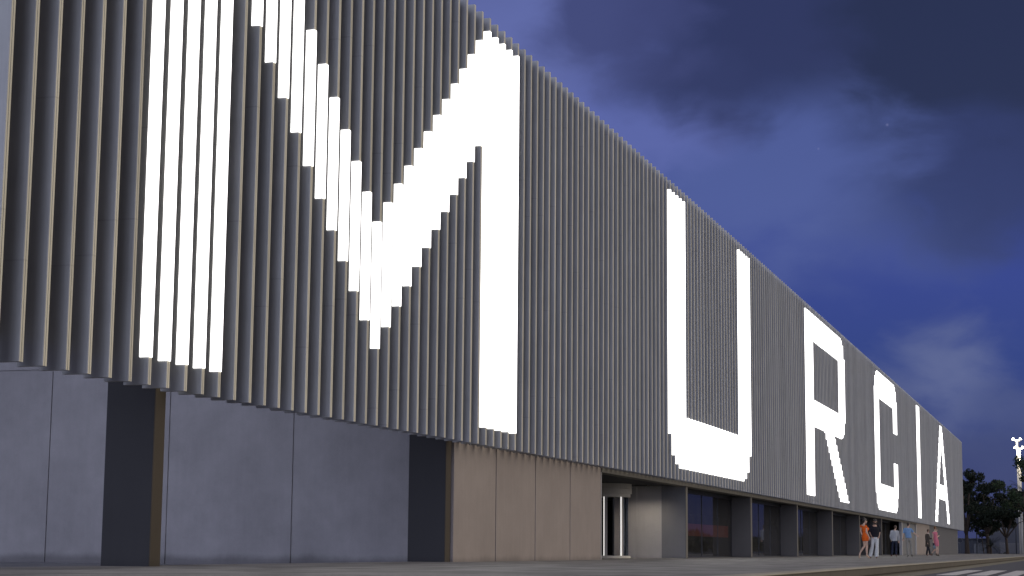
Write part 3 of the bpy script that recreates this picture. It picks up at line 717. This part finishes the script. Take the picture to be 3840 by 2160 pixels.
# man in the blue shirt, from behind, right arm held out
K = 580*110.6/123.1*.985
J = J_from(K, 755, 1218, dict(head=(722, 215), neck=(700, 300), chest=(690, 440), pelvis=(722, 660), shl=(590, 355), ell=(555, 520), wrl=(545, 660), hal=(555, 730),
     shr=(800, 365), elr=(885, 470), wrr=(985, 545), har=(1025, 585), hipl=(670, 700), knl=(675, 930), anl=(692, 1160), tol=(692, 1208), hipr=(772, 700), knr=(800, 925), anr=(805, 1140), tor=(825, 1205)),
     dict(wrl=.05, hal=.08, elr=.05, wrr=.08, har=.08, tol=.14, tor=.12, knl=.03, knr=.04))
root, P, qt, sd_, fd = person(3413, 110.6, 'person in a blue short sleeved shirt and grey trousers with one arm held out', J, 8, 55, SKIN, HAIRD, 'short', 'm')
trousers(root, P, qt, cloth('grey_trousers', (.23, .22, .19)), .008); top_garment('shirt', root, P, qt, cloth('blue_shirt', (.15, .25, .40)), .78, .06, .03); shoes(root, P, SHOE_D)
b = bmesh.new(); pel = P['pelvis']; flat_tube(b, [(pel+Vector((0, 0, .055)), .180, .142), (pel+Vector((0, 0, .095)), .178, .140)], qt, 28); link('belt', b, SHOE_D, root, smooth=False)
b = bmesh.new(); w_ = P['wrl']; d_ = (P['hal']-w_).normalized(); tube(b, [w_-d_*.012, w_+d_*.012], .036, 14); link('watch', b, SHOE_D, root)

# bearded man in the long coat, walking to the right
K = 468*138/159.9*.985
J = J_from(K, 1350, 1180, dict(head=(1380, 430), neck=(1350, 500), chest=(1345, 610), pelvis=(1355, 790), shl=(1385, 550), ell=(1440, 665), wrl=(1505, 660), hal=(1540, 665),
     shr=(1300, 555), elr=(1290, 690), wrr=(1330, 800), har=(1345, 835), hipl=(1370, 820), knl=(1400, 980), anl=(1425, 1135), tol=(1470, 1160), hipr=(1345, 820), knr=(1335, 990), anr=(1305, 1145), tor=(1350, 1172)),
     dict(shl=.15, ell=.18, wrl=.18, hal=.18, shr=-.13, elr=-.16, wrr=-.18, har=-.18, hipl=.08, knl=.08, anl=.08, tol=.08, hipr=-.08, knr=-.07, anr=-.07, tor=-.05))
root, P, qt, sd_, fd = person(3479, 138, 'bearded person in a long dark brown coat, walking right beside the pink dress', J, 75, 85, SKIN2, HAIRB, 'short', 'm', beard=True)
trousers(root, P, qt, cloth('dark_trousers', (.020, .020, .024))); co = cloth('brown_coat', (.050, .042, .034))
coat = top_garment('coat', root, P, qt, co, 1.95, -.02, .035)
b = bmesh.new(); pel = P['pelvis']; flat_tube(b, [(pel-Vector((0, 0, .30)), .215, .19), (pel-Vector((0, 0, .1)), .205, .17), (pel+Vector((0, 0, .15)), .185, .15)], qt, 24); solid('coat_skirt', b, co, root, .011, 4)
b = bmesh.new(); nk = P['neck']; flat_tube(b, [(nk-Vector((0, 0, .05))+fd*.03, .07, .075), (nk+fd*.03, .062, .066)], qt, 20); link('collar', b, cloth('white_collar', (.6, .6, .58)), root, smooth=True)
shoes(root, P, SHOE_B)

# woman in the pink dress, from behind
K = 503*127/145.7*.985
J = J_from(K, 1665, 1195, dict(head=(1615, 350), neck=(1612, 435), chest=(1612, 545), pelvis=(1648, 740), shl=(1545, 495), ell=(1545, 630), wrl=(1558, 735), hal=(1562, 775),
     shr=(1672, 500), elr=(1670, 640), wrr=(1708, 605), har=(1732, 590), hipl=(1625, 780), knl=(1648, 945), anl=(1642, 1120), tol=(1650, 1170), hipr=(1675, 780), knr=(1692, 950), anr=(1688, 1130), tor=(1730, 1180)),
     dict(shl=-.03, ell=-.05, wrl=0, hal=.02, shr=-.03, elr=-.02, wrr=.10, har=.12, tol=.12, tor=.10, hipl=0, hipr=0, knl=.02, knr=.02))
root, P, qt, sd_, fd = person(3514, 127, 'person in a fitted pink dress with auburn hair pinned up, seen from behind', J, 12, 20, SKIN, HAIRR, 'bun', 'f')
b = bmesh.new(); pel, ch, nk = P['pelvis'], P['chest'], P['neck']
flat_tube(b, [(pel-Vector((-.05, 0, .36)), .130, .125), (pel-Vector((-.02, 0, .15)), .168, .145), (pel, .178, .145), (pel.lerp(ch, .52), .128, .112), (ch, .162, .135), (ch.lerp(nk, .55), .155, .105), (nk-Vector((0, 0, .045)), .10, .078)], qt, 24)
for s in 'lr': capsule(b, P['sh'+s], nk-Vector((0, 0, .07)), .056, .05)
solid('dress', b, cloth('pink_dress', (.54, .16, .20)), root, .010, 4); shoes(root, P, SHOE_D, .05)
pink_P, pink_root = P, root
# companion half hidden behind the pink dress, in a dark top and pale blue skirt
x0 = 1600
J = J_from(K, x0, 1180, dict(head=(1640, 372), neck=(1632, 450), chest=(1628, 560), pelvis=(1612, 760), shl=(1648, 505), ell=(1655, 640), wrl=(1675, 740), hal=(1680, 780),
     shr=(1580, 510), elr=(1572, 640), wrr=(1568, 740), har=(1566, 780), hipl=(1622, 790), knl=(1648, 960), anl=(1650, 1130), tol=(1685, 1168), hipr=(1600, 800), knr=(1596, 975), anr=(1492, 1095), tor=(1497, 1162)),
     dict(shl=.12, ell=.12, wrl=.12, hal=.12, shr=-.10, elr=-.12, wrr=-.12, har=-.12, hipl=.07, knl=.07, anl=.07, tol=.07, hipr=-.07, knr=-.06, anr=-.06, tor=-.06))
root, P, qt, sd_, fd = person(3507, 128.6, 'person in a pale blue skirt almost hidden behind the pink dress', J, 65, 70, SKIN, HAIRB, 'short', 'f')
b = bmesh.new(); pel = P['pelvis']; flat_tube(b, [(pel-Vector((0, 0, .44)), .135, .15), (pel-Vector((0, 0, .12)), .172, .15), (pel+Vector((0, 0, .12)), .135, .115)], qt, 24); solid('skirt', b, cloth('pale_blue_skirt', (.26, .36, .46)), root, .010, 4)
top_garment('top', root, P, qt, cloth('dark_top', (.02, .02, .025)), .6, .04, .02, True); shoes(root, P, SHOE_D, .05)
bag2 = empty('handbag', pink_root.location); bag2.rotation_euler = pink_root.rotation_euler; tag(bag2, 'black handbag hanging from the hand of the person in the pink dress', 'handbag')
b = bmesh.new(); c = pink_P['hal']+Vector((.01, .03, -.15)); box(b, c.x-.06, c.x+.06, c.y-.04, c.y+.04, c.z-.08, c.z+.07); link('body', b, bpy.data.materials['bag_leather'], bag2, bevel=.015)
b = bmesh.new(); tube(b, [c+Vector((-.04, 0, .07)), c+Vector((-.012, 0, .14)), c+Vector((.012, 0, .14)), c+Vector((.04, 0, .07))], .008, 8); link('handle', b, SHOE_D, bag2)
# ------------------------------------------------------------------ sky, sun
def sky_dir(px, py):
    return (fw*F+RT*(px-1920)+UP*(1080-py)).normalized()
w = bpy.data.worlds.new('World'); S.world = w; w.use_nodes = True
nt = w.node_tree; nt.nodes.clear()
out = nd(nt, 'ShaderNodeOutputWorld'); bg = nd(nt, 'ShaderNodeBackground'); L(nt, bg.outputs[0], out.inputs[0])
SUN_DIR = Vector((.32, -.80, .48)).normalized()
sky = nd(nt, 'ShaderNodeTexSky'); sky.sky_type = 'NISHITA'; sky.sun_disc = False
sky.sun_elevation = math.asin(SUN_DIR.z); sky.sun_rotation = math.atan2(SUN_DIR.x, SUN_DIR.y)
tc = nd(nt, 'ShaderNodeTexCoord'); D = tc.outputs['Generated']
sp = nd(nt, 'ShaderNodeSeparateXYZ'); L(nt, D, sp.inputs[0])
hgt = ramp(nt, [(0, (.028, .039, .130)), (.03, (.028, .041, .145)), (.10, (.022, .043, .210)), (.165, (.033, .052, .265)), (.21, (.038, .058, .24)), (.32, (.020, .026, .085)), (1, (.04, .045, .10))])
L(nt, math_n(nt, 'MAXIMUM', sp.outputs[2], 0.0), hgt.inputs[0])
# cloud layer: noise on the cloud plane
mp = nd(nt, 'ShaderNodeMapping'); mp.inputs['Scale'].default_value = (1.2, 2.2, 4.2); mp.inputs['Location'].default_value = (.3, 1.7, .15); L(nt, D, mp.inputs['Vector'])
cn = nd(nt, 'ShaderNodeTexNoise', i_Scale=3.2, i_Detail=6.0, i_Roughness=.5, i_Distortion=.35); L(nt, mp.outputs[0], cn.inputs['Vector'])
cn2 = nd(nt, 'ShaderNodeTexNoise', i_Scale=9.0, i_Detail=5.0, i_Roughness=.5, i_Distortion=.4); L(nt, mp.outputs[0], cn2.inputs['Vector'])
nz = math_n(nt, 'ADD', math_n(nt, 'MULTIPLY', math_n(nt, 'SUBTRACT', cn.outputs[0], .5), .13), math_n(nt, 'MULTIPLY', math_n(nt, 'SUBTRACT', cn2.outputs[0], .5), .06))
def bank(cur, d, r, soft, col, amt):
    """one bank of cloud: a soft edged patch of sky round a direction, its rim broken up by the noise"""
    sub = nd(nt, 'ShaderNodeVectorMath', operation='SUBTRACT'); L(nt, D, sub.inputs[0]); sub.inputs[1].default_value = d
    mu = nd(nt, 'ShaderNodeVectorMath', operation='MULTIPLY'); L(nt, sub.outputs[0], mu.inputs[0]); mu.inputs[1].default_value = (1, 1, 1.35)
    ln = nd(nt, 'ShaderNodeVectorMath', operation='LENGTH'); L(nt, mu.outputs[0], ln.inputs[0])
    dist = math_n(nt, 'ADD', ln.outputs['Value'], nz)
    mr = nd(nt, 'ShaderNodeMapRange', interpolation_type='SMOOTHSTEP'); mr.inputs['From Min'].default_value = r; mr.inputs['From Max'].default_value = r+soft
    mr.inputs['To Min'].default_value = amt; mr.inputs['To Max'].default_value = 0; L(nt, dist, mr.inputs['Value'])
    mx = nd(nt, 'ShaderNodeMix', data_type='RGBA'); L(nt, mr.outputs[0], mx.inputs['Factor']); L(nt, cur, mx.inputs['A']); mx.inputs['B'].default_value = (*col, 1)
    return mx.outputs['Result']
cur = hgt.outputs[0]
cur = bank(cur, sky_dir(3200, 800), .02, .08, (.066, .092, .27), .7)
cur = bank(cur, sky_dir(3560, 160), .070, .110, (.0155, .021, .066), .96)
cur = bank(cur, sky_dir(3650, 640), .005, .060, (.030, .042, .15), .7)
cur = bank(cur, sky_dir(2880, 640), .040, .060, (.074, .103, .31), .9)
cur = bank(cur, sky_dir(2200, 340), .050, .045, (.098, .124, .365), .97)
cur = bank(cur, sky_dir(2790, 110), .034, .052, (.024, .031, .105), .95)
cur = bank(cur, sky_dir(1880, 60), .028, .045, (.112, .138, .37), .9)
cur = bank(cur, sky_dir(2360, 60), .008, .045, (.044, .053, .165), .9)
cur = bank(cur, sky_dir(3560, 1370), .014, .045, (.098, .122, .275), .95)
cur = bank(cur, sky_dir(3350, 1460), -.01, .045, (.078, .098, .235), .75)
cur = bank(cur, sky_dir(3780, 1500), .0, .040, (.046, .064, .195), .6)
cur = bank(cur, sky_dir(3740, 1760), .004, .030, (.040, .055, .170), .7)
# unseen evening glow added behind the photographer, narrowed to light the slats' broad faces
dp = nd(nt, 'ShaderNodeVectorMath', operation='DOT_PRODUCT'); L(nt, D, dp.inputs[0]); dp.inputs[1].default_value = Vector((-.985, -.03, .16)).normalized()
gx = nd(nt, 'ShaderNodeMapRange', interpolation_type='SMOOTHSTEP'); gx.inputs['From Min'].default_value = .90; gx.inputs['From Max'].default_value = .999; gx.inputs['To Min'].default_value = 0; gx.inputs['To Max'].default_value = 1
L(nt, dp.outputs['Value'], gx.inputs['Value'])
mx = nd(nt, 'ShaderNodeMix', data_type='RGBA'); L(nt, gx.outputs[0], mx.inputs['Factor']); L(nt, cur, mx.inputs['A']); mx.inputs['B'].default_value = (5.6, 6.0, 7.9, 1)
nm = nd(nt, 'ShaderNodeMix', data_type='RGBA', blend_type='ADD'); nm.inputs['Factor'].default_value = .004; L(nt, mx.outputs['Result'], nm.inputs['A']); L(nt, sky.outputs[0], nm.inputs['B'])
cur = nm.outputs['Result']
def star(cur, d, size, amt):
    sub = nd(nt, 'ShaderNodeVectorMath', operation='DISTANCE'); L(nt, D, sub.inputs[0]); sub.inputs[1].default_value = d
    mr = nd(nt, 'ShaderNodeMapRange', interpolation_type='SMOOTHSTEP'); mr.inputs['From Min'].default_value = 0; mr.inputs['From Max'].default_value = size; mr.inputs['To Min'].default_value = amt; mr.inputs['To Max'].default_value = 0
    L(nt, sub.outputs['Value'], mr.inputs['Value'])
    m = nd(nt, 'ShaderNodeMix', data_type='RGBA'); L(nt, mr.outputs[0], m.inputs['Factor']); L(nt, cur, m.inputs['A']); m.inputs['B'].default_value = (.35, .36, .6, 1)
    return m.outputs['Result']
cur = star(cur, sky_dir(3327, 468), .0012, .22); cur = star(cur, sky_dir(3069, 558), .0010, .15)
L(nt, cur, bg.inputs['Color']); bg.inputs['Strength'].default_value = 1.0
sd = bpy.data.lights.new('sun', 'SUN'); sd.energy = 1.75; sd.angle = rad(60); sd.color = (1, .90, .74)
so = bpy.data.objects.new('sun', sd); C.objects.link(so); so.rotation_euler = SUN_DIR.to_track_quat('Z', 'Y').to_euler()

S.render.engine = 'CYCLES'
S.cycles.use_denoising = True
S.cycles.max_bounces = 6; S.cycles.diffuse_bounces = 3; S.cycles.glossy_bounces = 3; S.cycles.transmission_bounces = 6
S.cycles.sample_clamp_indirect = 4
S.view_settings.view_transform = 'Standard'; S.view_settings.look = 'None'; S.view_settings.exposure = 0; S.view_settings.gamma = 1
